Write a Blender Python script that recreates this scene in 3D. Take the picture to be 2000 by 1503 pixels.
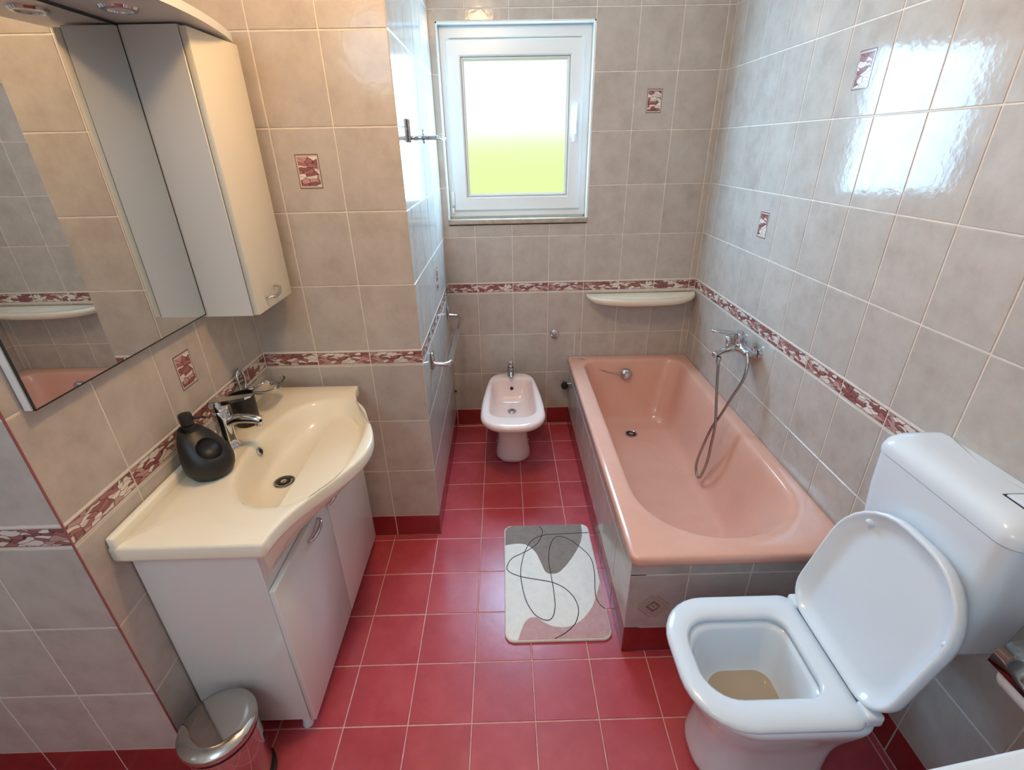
import bpy, bmesh, math, random
from mathutils import Vector, Matrix
random.seed(7)
for o in list(bpy.data.objects):
    bpy.data.objects.remove(o)
SC = bpy.context.scene
COL = SC.collection
R = math.radians

# ------------------------------------------------------------------ camera
cd = bpy.data.cameras.new('camera'); cam = bpy.data.objects.new('camera', cd); COL.objects.link(cam)
_r = Vector((0.99966665, -0.01966393, -0.01673073)); _u = Vector((0.02369478, 0.4413824, 0.89700621)); _f = Vector((0.01025401, 0.89710362, -0.4417012))
cam.matrix_world = Matrix(((_r.x, _u.x, -_f.x, 0.92117), (_r.y, _u.y, -_f.y, -1.24615), (_r.z, _u.z, -_f.z, 1.60609), (0, 0, 0, 1)))
cd.sensor_fit = 'HORIZONTAL'; cd.sensor_width = 36; cd.lens = 943.44 / 2000 * 36; cd.clip_start = 0.02
SC.camera = cam

# ------------------------------------------------------------------ world, lights, exposure
SC.view_settings.view_transform = 'Standard'; SC.view_settings.look = 'None'
SC.view_settings.gamma = 1.0; SC.view_settings.use_curve_mapping = False
SC.view_settings.exposure = 0.08
SC.cycles.use_denoising = True
SC.cycles.max_bounces = 10; SC.cycles.diffuse_bounces = 5; SC.cycles.glossy_bounces = 6; SC.cycles.transmission_bounces = 8
SC.cycles.sample_clamp_indirect = 6.0
SC.cycles.caustics_reflective = False
wd = bpy.data.worlds.new('sky'); SC.world = wd; wd.use_nodes = True
wd.node_tree.nodes['Background'].inputs['Color'].default_value = (0.86, 0.93, 1.0, 1)
wd.node_tree.nodes['Background'].inputs['Strength'].default_value = 1.2

WIN_X0, WIN_X1, WIN_Z0, WIN_Z1 = 0.632, 1.368, 1.262, 2.122
def area_light(name, loc, rot, sx, sy, power, color):
    l = bpy.data.lights.new(name, 'AREA'); l.shape = 'RECTANGLE'; l.size = sx; l.size_y = sy
    l.energy = power; l.color = color
    o = bpy.data.objects.new(name, l); COL.objects.link(o); o.location = loc; o.rotation_euler = rot
    return o
# daylight coming in through the frosted pane
sd = bpy.data.lights.new('sun', 'SUN'); sd.energy = 3.0; sd.angle = 0.01; sd.color = (1.0, 0.99, 0.95)
so_ = bpy.data.objects.new('sun', sd); COL.objects.link(so_); so_.rotation_euler = (R(48), 0, R(12))   # high behind the house, on the lawn only
area_light('window_daylight', (1.0, 1.492, 1.685), (R(-90), 0, 0), 0.64, 0.74, 46.0, (0.36, 0.69, 1.0))

# ------------------------------------------------------------------ constants of the room
W, D, YC, Y1, XC = 2.0026, 1.4499, 0.4658, -0.4649, 0.6
H, T, SK = 0.2487, 0.0623, 0.1156
ZB = SK + 3 * H           # underside of the patterned border
ZT = ZB + T               # its upper edge
CEIL = 2.50
YR = -2.45                # wall behind the camera
XL = -0.75                # far side of the nook on the left

# ------------------------------------------------------------------ materials
def lin(c):
    return tuple(((v / 255) / 12.92 if v / 255 <= 0.04045 else ((v / 255 + 0.055) / 1.055) ** 2.4) for v in c) + (1,)
def mat(name, col, rough=0.4, metal=0.0, spec=0.5, coat=0.0):
    m = bpy.data.materials.new(name); m.use_nodes = True
    b = m.node_tree.nodes['Principled BSDF']
    b.inputs['Base Color'].default_value = lin(col); b.inputs['Roughness'].default_value = rough
    b.inputs['Metallic'].default_value = metal; b.inputs['Specular IOR Level'].default_value = spec
    b.inputs['Coat Weight'].default_value = coat; b.inputs['Coat Roughness'].default_value = 0.04
    return m
class N:
    def __init__(s, m): s.t = m.node_tree; s.b = s.t.nodes['Principled BSDF']
    def n(s, kind, **kw):
        x = s.t.nodes.new(kind)
        for k, v in kw.items(): setattr(x, k, v)
        return x
    def l(s, a, b): s.t.links.new(a, b)
    def ramp(s, stops, interp='LINEAR'):
        r = s.n('ShaderNodeValToRGB'); r.color_ramp.interpolation = interp
        e = r.color_ramp.elements
        while len(e) < len(stops): e.new(0.5)
        for k, (p, c) in enumerate(stops): e[k].position = p; e[k].color = lin(c)
        return r
def mottled(name, c1, c2, c3, rough, scale=9.0, bump=0.02, bscale=60, coord='Object', jitter=0.0, spec=0.5, coat=0.0):
    """glazed tile / paint: cloudy colour, slight waviness of the glaze"""
    m = mat(name, c1, rough, spec=spec, coat=coat); g = N(m)
    tc = g.n('ShaderNodeTexCoord'); oi = g.n('ShaderNodeObjectInfo')
    mul = g.n('ShaderNodeMath', operation='MULTIPLY'); mul.inputs[1].default_value = 40; g.l(oi.outputs['Random'], mul.inputs[0])
    no = g.n('ShaderNodeTexNoise', noise_dimensions='4D'); no.inputs['Scale'].default_value = scale; no.inputs['Detail'].default_value = 6; no.inputs['Roughness'].default_value = 0.65
    g.l(tc.outputs[coord], no.inputs['Vector']); g.l(mul.outputs[0], no.inputs['W'])
    rp = g.ramp([(0.28, c2), (0.5, c1), (0.74, c3)]); g.l(no.outputs['Fac'], rp.inputs[0])
    out = rp.outputs[0]
    if jitter:
        hv = g.n('ShaderNodeHueSaturation'); mr = g.n('ShaderNodeMapRange'); g.l(oi.outputs['Random'], mr.inputs[0])
        mr.inputs[3].default_value = 1 - jitter; mr.inputs[4].default_value = 1 + jitter
        g.l(mr.outputs[0], hv.inputs['Value']); g.l(out, hv.inputs['Color']); out = hv.outputs[0]
    g.l(out, g.b.inputs['Base Color'])
    if bump:
        n2 = g.n('ShaderNodeTexNoise'); n2.inputs['Scale'].default_value = bscale; n2.inputs['Detail'].default_value = 2
        g.l(tc.outputs[coord], n2.inputs['Vector'])
        bp = g.n('ShaderNodeBump'); bp.inputs['Strength'].default_value = bump; bp.inputs['Distance'].default_value = 0.01
        g.l(n2.outputs['Fac'], bp.inputs['Height']); g.l(bp.outputs[0], g.b.inputs['Normal'])
    return m

def stroke_print(name, frame):
    """hand-painted slanting strokes in wine red, pink and cream with thin dark outlines (flat print on a tile)"""
    m = mat(name, (200, 170, 160), 0.12); g = N(m)
    tc = g.n('ShaderNodeTexCoord'); oi = g.n('ShaderNodeObjectInfo')
    mp = g.n('ShaderNodeMapping'); mp.inputs['Rotation'].default_value = (0, 0, R(38)); mp.inputs['Scale'].default_value = (34, 105, 1)
    no = g.n('ShaderNodeTexNoise'); no.inputs['Scale'].default_value = 22; no.inputs['Detail'].default_value = 1
    g.l(tc.outputs['Object'], no.inputs['Vector'])
    sub = g.n('ShaderNodeVectorMath', operation='SCALE'); sub.inputs['Scale'].default_value = 0.035; g.l(no.outputs['Color'], sub.inputs[0])
    add = g.n('ShaderNodeVectorMath', operation='ADD'); g.l(tc.outputs['Object'], add.inputs[0]); g.l(sub.outputs[0], add.inputs[1])
    cb = g.n('ShaderNodeCombineXYZ'); m9 = g.n('ShaderNodeMath', operation='MULTIPLY'); m9.inputs[1].default_value = 3.0
    fl = g.n('ShaderNodeMath', operation='MULTIPLY'); fl.inputs[1].default_value = 3.99
    fr = g.n('ShaderNodeMath', operation='FLOOR'); g.l(oi.outputs['Random'], fl.inputs[0]); g.l(fl.outputs[0], fr.inputs[0]); g.l(fr.outputs[0], m9.inputs[0]); g.l(m9.outputs[0], cb.inputs[0])
    ad2 = g.n('ShaderNodeVectorMath', operation='ADD'); g.l(add.outputs[0], ad2.inputs[0]); g.l(cb.outputs[0], ad2.inputs[1])
    g.l(ad2.outputs[0], mp.inputs['Vector'])
    vo = g.n('ShaderNodeTexVoronoi', voronoi_dimensions='2D'); vo.inputs['Scale'].default_value = 1.0; g.l(mp.outputs[0], vo.inputs['Vector'])
    ve = g.n('ShaderNodeTexVoronoi', voronoi_dimensions='2D', feature='DISTANCE_TO_EDGE'); ve.inputs['Scale'].default_value = 1.0; g.l(mp.outputs[0], ve.inputs['Vector'])
    sp = g.n('ShaderNodeSeparateColor'); g.l(vo.outputs['Color'], sp.inputs[0])
    rp = g.ramp([(0.0, (138, 84, 84)), (0.24, (160, 102, 100)), (0.40, (224, 213, 204)), (0.58, (186, 144, 138)), (0.68, (150, 98, 97)), (0.80, (216, 202, 192))], 'CONSTANT')
    g.l(sp.outputs[0], rp.inputs[0])
    ed = g.ramp([(0.0, (88, 66, 62)), (0.05, (88, 66, 62)), (0.075, (255, 255, 255))]); g.l(ve.outputs['Distance'], ed.inputs[0])
    mx = g.n('ShaderNodeMix', data_type='RGBA', blend_type='MULTIPLY'); mx.inputs[0].default_value = 0.75
    g.l(rp.outputs[0], mx.inputs[6]); g.l(ed.outputs[0], mx.inputs[7])
    # light margin with a thin dark line, from the UV of the piece
    uv = g.n('ShaderNodeSeparateXYZ'); g.l(tc.outputs['UV'], uv.inputs[0])
    def edge(sock):
        a = g.n('ShaderNodeMath', operation='SUBTRACT'); a.inputs[1].default_value = 0.5; g.l(sock, a.inputs[0])
        b = g.n('ShaderNodeMath', operation='ABSOLUTE'); g.l(a.outputs[0], b.inputs[0]); return b.outputs[0]
    ey = edge(uv.outputs[1])
    if frame == 'band':
        e = ey; stops = [(0.0, (255, 255, 255)), (0.365, (255, 255, 255)), (0.375, (96, 74, 70)), (0.395, (96, 74, 70)), (0.41, (214, 200, 190)), (0.5, (214, 200, 190))]
    else:
        ex = edge(uv.outputs[0]); mxx = g.n('ShaderNodeMath', operation='MAXIMUM'); g.l(ex, mxx.inputs[0]); g.l(ey, mxx.inputs[1]); e = mxx.outputs[0]
        stops = [(0.0, (255, 255, 255)), (0.42, (255, 255, 255)), (0.43, (200, 184, 172)), (0.462, (200, 184, 172)), (0.47, (110, 88, 82)), (0.5, (110, 88, 82))]
    er = g.ramp(stops); g.l(e, er.inputs[0])
    gt = g.n('ShaderNodeMath', operation='GREATER_THAN'); gt.inputs[1].default_value = 0.37 if frame == 'band' else 0.425; g.l(e, gt.inputs[0])
    m2 = g.n('ShaderNodeMix', data_type='RGBA'); g.l(gt.outputs[0], m2.inputs[0]); g.l(mx.outputs[2], m2.inputs[6]); g.l(er.outputs[0], m2.inputs[7])
    g.l(m2.outputs[2], g.b.inputs['Base Color'])
    return m

def diamond_print(name):
    """faint brown nested diamonds fading into the glaze"""
    m = mat(name, (190, 176, 166), 0.15); g = N(m)
    tc = g.n('ShaderNodeTexCoord'); mp = g.n('ShaderNodeMapping'); mp.inputs['Rotation'].default_value = (0, 0, R(45)); g.l(tc.outputs['Object'], mp.inputs[0])
    s = g.n('ShaderNodeSeparateXYZ'); g.l(mp.outputs[0], s.inputs[0])
    a = g.n('ShaderNodeMath', operation='ABSOLUTE'); g.l(s.outputs[0], a.inputs[0]); b = g.n('ShaderNodeMath', operation='ABSOLUTE'); g.l(s.outputs[1], b.inputs[0])
    mx = g.n('ShaderNodeMath', operation='MAXIMUM'); g.l(a.outputs[0], mx.inputs[0]); g.l(b.outputs[0], mx.inputs[1])
    sc = g.n('ShaderNodeMath', operation='MULTIPLY'); sc.inputs[1].default_value = 20; g.l(mx.outputs[0], sc.inputs[0])
    base = (184, 173, 164); k = (134, 112, 100); k2 = (165, 150, 139)
    rp = g.ramp([(0.0, k), (0.07, k), (0.1, base), (0.2, k2), (0.27, k), (0.38, k), (0.42, base), (0.6, k2), (0.68, base), (0.82, k2), (0.95, base)]); g.l(sc.outputs[0], rp.inputs[0])
    no = g.n('ShaderNodeTexNoise'); no.inputs['Scale'].default_value = 70; g.l(tc.outputs['Object'], no.inputs['Vector'])
    nr = g.ramp([(0.5, (0, 0, 0)), (0.75, (200, 200, 200))]); g.l(no.outputs['Fac'], nr.inputs[0])
    m2 = g.n('ShaderNodeMix', data_type='RGBA'); g.l(nr.outputs[0], m2.inputs[0]); g.l(rp.outputs[0], m2.inputs[6]); m2.inputs[7].default_value = lin(base)
    g.l(m2.outputs[2], g.b.inputs['Base Color'])
    return m

M = {}
M['tile'] = mottled('wall_tile_glaze', (183, 174, 166), (170, 160, 152), (193, 186, 179), 0.11, 11, 0.035, 45, jitter=0.03, spec=0.25)
M['band'] = stroke_print('border_print', 'band')
M['decor'] = stroke_print('decor_print', 'frame')
M['diamond'] = diamond_print('diamond_print')
M['grout'] = mottled('wall_grout', (222, 210, 198), (206, 192, 180), (232, 222, 212), 0.8, 30, 0.1, 200)
M['floor'] = mottled('floor_tile_glaze', (179, 70, 78), (168, 61, 69), (189, 83, 89), 0.27, 7, 0.03, 40, jitter=0.05)
M['skirt'] = mottled('skirting_tile_glaze', (146, 44, 46), (132, 36, 40), (156, 54, 56), 0.2, 7, 0.03, 40, jitter=0.04)
M['fgrout'] = mottled('floor_grout', (214, 160, 150), (196, 136, 128), (226, 178, 166), 0.8, 30, 0.1, 200)
M['paint'] = mottled('ceiling_paint', (236, 230, 222), (230, 224, 216), (240, 235, 228), 0.7, 6, 0.0)
M['ceramic'] = mat('white_ceramic', (226, 232, 238), 0.07)
M['basin'] = mat('cream_ceramic', (241, 232, 212), 0.07)
M['pinkc'] = mat('pale_pink_ceramic', (232, 206, 198), 0.07)
M['tub'] = mottled('peach_enamel', (218, 168, 150), (213, 163, 145), (222, 173, 155), 0.13, 5, 0.0)
M['plastic'] = mat('white_plastic', (220, 229, 238), 0.16)
M['pvc'] = mat('window_pvc', (228, 230, 230), 0.3)
M['reveal'] = mat('window_reveal_paint', (226, 232, 232), 0.5)
M['sill'] = mottled('sill_stone', (172, 156, 140), (150, 134, 120), (190, 176, 160), 0.3, 25, 0.0)
M['chrome'] = mat('chrome', (205, 205, 208), 0.07, metal=1.0)
M['steel'] = mat('polished_steel', (196, 192, 186), 0.08, metal=1.0)
M['hose'] = mat('hose_metal', (165, 160, 155), 0.25, metal=1.0)
M['brass'] = mat('warm_brass', (214, 164, 80), 0.2, metal=1.0)
M['dark'] = mat('dark_hole', (24, 20, 18), 0.5)
M['black'] = mat('matte_black_plastic', (19, 17, 18), 0.45)
M['lacquer'] = mat('white_lacquer_board', (222, 220, 216), 0.22)
M['cream'] = mat('cream_lacquer_board', (228, 220, 202), 0.28)
M['mirror'] = mat('mirror_silver', (226, 228, 226), 0.01, metal=1.0)
M['mirror_edge'] = mat('mirror_edge', (40, 46, 44), 0.2)
M['rubber'] = mat('black_rubber', (20, 20, 20), 0.6)
M['paper'] = mat('toilet_paper', (235, 236, 236), 0.9)
M['water'] = mat('bowl_water', (176, 160, 136), 0.02)
M['matw'] = mottled('mat_white_pile', (240, 238, 232), (232, 230, 224), (245, 243, 238), 0.95, 40, 0.35, 350)
M['matg'] = mottled('mat_grey_pile', (142, 132, 126), (130, 120, 114), (152, 143, 137), 0.95, 40, 0.35, 350)
M['matp'] = mottled('mat_pink_pile', (198, 158, 158), (188, 146, 147), (206, 168, 167), 0.95, 40, 0.35, 350)
M['line'] = mat('mat_dark_line', (46, 42, 42), 0.9)
M['grass'] = mottled('lawn', (180, 208, 118), (172, 202, 108), (187, 213, 128), 0.9, 2, 0.0)
M['lamp_glass'] = mat('opal_glass', (240, 232, 215), 0.3)
def glass(name, rough, ior=1.45, col=(1, 1, 1, 1)):
    m = mat(name, (255, 255, 255), rough); b = m.node_tree.nodes['Principled BSDF']
    b.inputs['Transmission Weight'].default_value = 1.0; b.inputs['IOR'].default_value = ior; b.inputs['Base Color'].default_value = col
    return m
M['frost'] = glass('frosted_glass', 0.26, 1.2)
M['clear'] = glass('clear_glass', 0.03, 1.45, (0.97, 0.97, 0.95, 1))

# ------------------------------------------------------------------ mesh helpers
def link(name, me, m, parent=None, smooth=False):
    o = bpy.data.objects.new(name, me); COL.objects.link(o)
    if m is not None and not me.materials: me.materials.append(M[m] if isinstance(m, str) else m)
    if parent is not None: o.parent = parent
    if smooth:
        for p in me.polygons: p.use_smooth = True
    return o
def tag(o, label, cat, group=None, kind=None):
    o['label'] = label; o['category'] = cat
    if group: o['group'] = group
    if kind: o['kind'] = kind
    return o
def empty(name, label, cat, loc=(0, 0, 0), kind=None):
    o = bpy.data.objects.new(name, None); COL.objects.link(o); o.location = loc; o.empty_display_size = 0.05
    return tag(o, label, cat, kind=kind)
def obj(name, bm, m, parent=None, smooth=False, loc=None, angle=None):
    bmesh.ops.recalc_face_normals(bm, faces=bm.faces)
    me = bpy.data.meshes.new(name); bm.to_mesh(me); bm.free()
    o = link(name, me, m, parent, smooth)
    if parent is not None and parent.type == 'EMPTY': o.matrix_parent_inverse = Matrix.Translation(-Vector(parent.location))
    if smooth and angle: me.set_sharp_from_angle(angle=R(angle))
    return o
def bx(bm, x0, x1, y0, y1, z0, z1, bev=0.0, seg=2):
    g = bmesh.ops.create_cube(bm, size=1.0)
    vs = g['verts']
    for v in vs:
        v.co = Vector((x0 + (v.co.x + .5) * (x1 - x0), y0 + (v.co.y + .5) * (y1 - y0), z0 + (v.co.z + .5) * (z1 - z0)))
    if bev:
        es = list({e for v in vs for e in v.link_edges})
        bmesh.ops.bevel(bm, geom=es, offset=bev, segments=seg, profile=0.5, affect='EDGES')
    return bm
def box(name, x0, x1, y0, y1, z0, z1, m, parent=None, bev=0.0, seg=2):
    return obj(name, bx(bmesh.new(), x0, x1, y0, y1, z0, z1, bev, seg), m, parent, smooth=bool(bev), angle=40)
def frame_of(d):
    d = d.normalized(); a = Vector((0, 0, 1)) if abs(d.z) < 0.9 else Vector((1, 0, 0))
    u = d.cross(a).normalized(); return u, d.cross(u).normalized()
def tube(bm, pts, rad, seg=12, cap=True):
    pts = [Vector(p) for p in pts]; rings = []
    rads = rad if isinstance(rad, (list, tuple)) else [rad] * len(pts)
    u = None
    for i, p in enumerate(pts):
        d = (pts[min(i + 1, len(pts) - 1)] - pts[max(i - 1, 0)]).normalized()
        if u is None: u, v = frame_of(d)
        else:
            u = (u - d * u.dot(d)).normalized(); v = d.cross(u)
        rings.append([bm.verts.new(p + (u * math.cos(a) + v * math.sin(a)) * rads[i]) for a in (2 * math.pi * k / seg for k in range(seg))])
    for a, b in zip(rings, rings[1:]):
        for k in range(seg): bm.faces.new((a[k], a[(k + 1) % seg], b[(k + 1) % seg], b[k]))
    if cap:
        bm.faces.new(rings[0][::-1]); bm.faces.new(rings[-1])
    return bm
def spline(pts, n=8):
    pts = [Vector(p) for p in pts]; out = []
    for i in range(len(pts) - 1):
        p0 = pts[max(i - 1, 0)]; p1 = pts[i]; p2 = pts[i + 1]; p3 = pts[min(i + 2, len(pts) - 1)]
        for k in range(n):
            t = k / n
            out.append(0.5 * ((2 * p1) + (p2 - p0) * t + (2 * p0 - 5 * p1 + 4 * p2 - p3) * t * t + (3 * p1 - p0 - 3 * p2 + p3) * t ** 3))
    out.append(pts[-1]); return out
def lathe(bm, prof, c, axis=(0, 0, 1), seg=32):
    """prof: (radius, height along axis)"""
    c = Vector(c); ax = Vector(axis).normalized(); u, v = frame_of(ax); rings = []
    for r, h in prof:
        if r < 1e-6: rings.append([bm.verts.new(c + ax * h)])
        else: rings.append([bm.verts.new(c + ax * h + (u * math.cos(a) + v * math.sin(a)) * r) for a in (2 * math.pi * k / seg for k in range(seg))])
    for a, b in zip(rings, rings[1:]):
        for k in range(seg):
            k2 = (k + 1) % seg
            f = [a[k % len(a)], a[k2 % len(a)], b[k2 % len(b)], b[k % len(b)]]
            q = []
            for x in f:
                if x not in q: q.append(x)
            if len(q) > 2: bm.faces.new(q)
    return bm
def rrect(x0, x1, y0, y1, rad, z, nc=8, ns=8):
    """rounded rectangle; rad = radii at (x1,y1),(x0,y1),(x0,y0),(x1,y0)"""
    if not isinstance(rad, (tuple, list)): rad = (rad,) * 4
    cs = [((x1, y1), (-1, -1), 0), ((x0, y1), (1, -1), 90), ((x0, y0), (1, 1), 180), ((x1, y0), (-1, 1), 270)]
    arcs = []
    for (c, s, a0), r in zip(cs, rad):
        cx, cy = c[0] + s[0] * r, c[1] + s[1] * r
        arcs.append([(cx + r * math.cos(R(a0 + 90 * k / nc)), cy + r * math.sin(R(a0 + 90 * k / nc))) for k in range(nc + 1)])
    out = []
    for i in range(4):
        out += arcs[i]; p = arcs[i][-1]; q = arcs[(i + 1) % 4][0]
        out += [(p[0] + (q[0] - p[0]) * k / ns, p[1] + (q[1] - p[1]) * k / ns) for k in range(1, ns)]
    return [Vector((a, b, z)) for a, b in out]
def loft(bm, rings, cap0=False, cap1=False):
    vr = [[bm.verts.new(p) for p in r] for r in rings]; n = len(vr[0])
    for a, b in zip(vr, vr[1:]):
        for k in range(n): bm.faces.new((a[k], a[(k + 1) % n], b[(k + 1) % n], b[k]))
    def fan(r):
        c = bm.verts.new(sum((v.co for v in r), Vector()) / n)
        for k in range(n): bm.faces.new((r[k], r[(k + 1) % n], c))
    if cap0: fan(vr[0])
    if cap1: fan(vr[-1])
    return bm
def poly(bm, pts, z0, z1):
    """flat shape with thickness, pts = (x, y)"""
    a = [bm.verts.new((x, y, z0)) for x, y in pts]; b = [bm.verts.new((x, y, z1)) for x, y in pts]; n = len(pts)
    bm.faces.new(a[::-1]); bm.faces.new(b)
    for k in range(n): bm.faces.new((a[k], a[(k + 1) % n], b[(k + 1) % n], b[k]))
    return bm

# ------------------------------------------------------------------ tiles
JOINT = 0.0036; THK = 0.008; PROUD = 0.0016
_cache = {}
def tile_mesh(w, h, m, bev=0.0016, thk=THK):
    key = (round(w, 4), round(h, 4), m, thk)
    if key in _cache: return _cache[key]
    a, b = w / 2, h / 2; p = bev
    vs = [(-a, -b, -thk), (a, -b, -thk), (a, b, -thk), (-a, b, -thk),
          (-a, -b, -p), (a, -b, -p), (a, b, -p), (-a, b, -p),
          (-a + p, -b + p, 0), (a - p, -b + p, 0), (a - p, b - p, 0), (-a + p, b - p, 0)]
    fs = [(8, 9, 10, 11)]
    for k in range(4):
        j = (k + 1) % 4; fs += [(k, j, 4 + j, 4 + k), (4 + k, 4 + j, 8 + j, 8 + k)]
    me = bpy.data.meshes.new(m + '_tile'); me.from_pydata(vs, [], fs); me.materials.append(M[m])
    uv = me.uv_layers.new(name='uv')
    for lp in me.loops:
        v = me.vertices[lp.vertex_index].co; uv.data[lp.index].uv = ((v.x + a) / w, (v.y + b) / h)
    _cache[key] = me; return me
def basis(o, u, v):
    u = Vector(u); v = Vector(v); n = u.cross(v)
    return Matrix(((u.x, v.x, n.x, o[0]), (u.y, v.y, n.y, o[1]), (u.z, v.z, n.z, o[2]), (0, 0, 0, 1)))
def put_tile(parent, name, B, u0, u1, v0, v1, m, tilt=0.0012, joint=JOINT):
    w, h = u1 - u0 - joint, v1 - v0 - joint
    if w < 0.008 or h < 0.008: return None
    o = bpy.data.objects.new(name, tile_mesh(w, h, m)); COL.objects.link(o); o.parent = parent
    o.matrix_world = B @ Matrix.Translation(((u0 + u1) / 2, (v0 + v1) / 2, 0)) @ Matrix.Rotation(random.uniform(-tilt, tilt), 4, 'X') @ Matrix.Rotation(random.uniform(-tilt, tilt), 4, 'Y')
    return o
def cuts(lo, hi, start, step):
    k = math.ceil((lo - start) / step - 1e-6); xs = [lo]
    while start + k * step < hi - 1e-4:
        x = start + k * step
        if x > lo + 0.012 and x < hi - 0.012: xs.append(x)
        k += 1
    return xs + [hi]
ROWS_LOW = [SK + k * H for k in range(4)]
ROWS_UP = [ZT + k * H for k in range(7)] + [CEIL]
def holes(u0, u1, v0, v1, hs):
    """rectangle minus holes -> list of rectangles (tiles cut to shape)"""
    out = [(u0, u1, v0, v1)]
    for a0, a1, b0, b1 in hs:
        nxt = []
        for r in out:
            if r[1] <= a0 or r[0] >= a1 or r[3] <= b0 or r[2] >= b1: nxt.append(r); continue
            if r[0] < a0: nxt.append((r[0], a0, r[2], r[3]))
            if r[1] > a1: nxt.append((a1, r[1], r[2], r[3]))
            m0, m1 = max(r[0], a0), min(r[1], a1)
            if r[2] < b0: nxt.append((m0, m1, r[2], b0))
            if r[3] > b1: nxt.append((m0, m1, b1, r[3]))
        out = nxt
    return out
def tile_wall(parent, o, u, us, hs=(), decor=(), vmax=CEIL, skirt=True, band=True):
    """o: floor point at u=0; v is up; us: joint positions"""
    B = basis(o, u, (0, 0, 1))
    rows = ([(0, SK, 'skirting_tile', 'skirt')] if skirt else []) + [(a, b, 'tile', 'tile') for a, b in zip(ROWS_LOW, ROWS_LOW[1:])]
    rows += [(ZB, ZT, 'border_tile', 'band' if band else 'tile')] + [(a, b, 'tile', 'tile') for a, b in zip(ROWS_UP, ROWS_UP[1:])]
    for v0, v1, nm, m in rows:
        if v0 >= vmax: break
        for u0, u1 in zip(us, us[1:]):
            for r in holes(u0, u1, v0, min(v1, vmax), hs):
                t = put_tile(parent, nm, B, *r, m)
                if t is None or nm != 'tile': continue
                for du, dv in decor:
                    if u0 < du < u1 and v0 < dv < v1:
                        d = bpy.data.objects.new('decor_inset', tile_mesh(0.074, 0.102, 'decor', 0.0004, 0.0012)); COL.objects.link(d); d.parent = t
                        d.matrix_world = t.matrix_world @ Matrix.Translation((0, 0, 0.0006)); d['label'] = 'framed wine-red brush-stroke motif'

# ------------------------------------------------------------------ room shell
g = PROUD
def shell(name, boxes, m, label, cat):
    bm = bmesh.new()
    for b in boxes: bx(bm, *b)
    o = obj(name, bm, m); tag(o, label, cat, kind='structure'); return o
floor = shell('floor', [(XL - .1, W + .1, YR - .1, D + .1, -0.12, -g)], 'fgrout', 'floor of square wine-red tiles with pale pink joints', 'floor')
wb = shell('wall_back', [(XC - .1, WIN_X0, D + g, D + .12, 0, CEIL), (WIN_X1, W + .12, D + g, D + .12, 0, CEIL), (WIN_X0, WIN_X1, D + g, D + .12, 0, WIN_Z0 - .03), (WIN_X0, WIN_X1, D + g, D + .12, WIN_Z1, CEIL)], 'grout', 'tiled wall around the window, above bidet and tub', 'wall')
wr = shell('wall_right', [(W + g, W + .12, YR, D + .12, 0, CEIL)], 'grout', 'long glossy tiled wall beside the bathtub and toilet', 'wall')
wc = shell('wall_pier', [(-.1, XC - g, YC + g, D + .12, 0, CEIL)], 'grout', 'tiled pier between the washbasin and the window corner', 'wall')
wl = shell('wall_left', [(XL - .1, -g, Y1 + g, YC + .12, 0, CEIL)], 'grout', 'tiled wall carrying the mirror and washbasin, ending in an outside corner', 'wall')
ws = shell('wall_nook', [(XL - .1, XL, YR, Y1 + .12, 0, CEIL)], 'tile', 'side wall of the nook beyond the outside corner', 'wall')
wf = shell('wall_front', [(XL - .1, W + .12, YR - .1, YR, 0, CEIL)], 'paint', 'wall with the doorway side, behind the viewer', 'wall')
ce = shell('ceiling', [(XL - .1, W + .12, YR - .1, D + .12, CEIL, CEIL + .1)], 'paint', 'plain pale painted ceiling', 'ceiling')

# floor tiles
FX, FY, SF = 0.7865, 1.4325, 0.1991
B = basis((0, 0, 0), (1, 0, 0), (0, 1, 0))
xs = cuts(XL, W, FX, SF); ys = cuts(-1.55, D, FY, SF)
for y0, y1 in zip(ys, ys[1:]):
    for x0, x1 in zip(xs, xs[1:]):
        if x1 <= 0.001 and y0 > Y1 - 0.001: continue
        if x1 <= XC + .001 and y0 > YC - .001: continue
        if x0 >= 1.31 and y0 > -0.13: continue
        put_tile(floor, 'tile', B, x0, x1, y0, y1, 'floor', 0.0025)

# wall tiles
tile_wall(wb, (0, D, 0), (1, 0, 0), cuts(XC, W, 0.7675, 0.2), hs=[(WIN_X0, WIN_X1, WIN_Z0 - .03, WIN_Z1), (1.33, W + 1, -1, 0.44)], decor=[(1.67, 1.79)])
# right wall: u runs towards the viewer (normal faces -x)
RY = 1.3321
tile_wall(wr, (W, 0, 0), (0, -1, 0), [-y for y in sorted(cuts(-1.2, D, RY, 0.2), reverse=True)], hs=[(-D, 0.12, -1, 0.44)], decor=[(-0.43, 1.79), (-0.83, 1.29)])
tile_wall(wc, (0, YC, 0), (1, 0, 0), [0, .2, .4, .6], decor=[(0.3, 1.54)])
tile_wall(wc, (XC, 0, 0), (0, 1, 0), cuts(YC, D, 0.55, 0.2), decor=[(1.05, 1.05)])
tile_wall(wl, (0, 0, 0), (0, 1, 0), cuts(Y1, YC, Y1, 0.2), decor=[(0.03, 1.05)])
tile_wall(wl, (0, Y1, 0), (1, 0, 0), cuts(XL, 0, 0, 0.2))
# coloured edge strip that closes the outside corner
box('corner_strip', -0.0025, 0.0006, Y1 - 0.0006, Y1 + 0.0025, SK, CEIL, mat('corner_strip_wine', (150, 82, 80), 0.3), wl)

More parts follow.
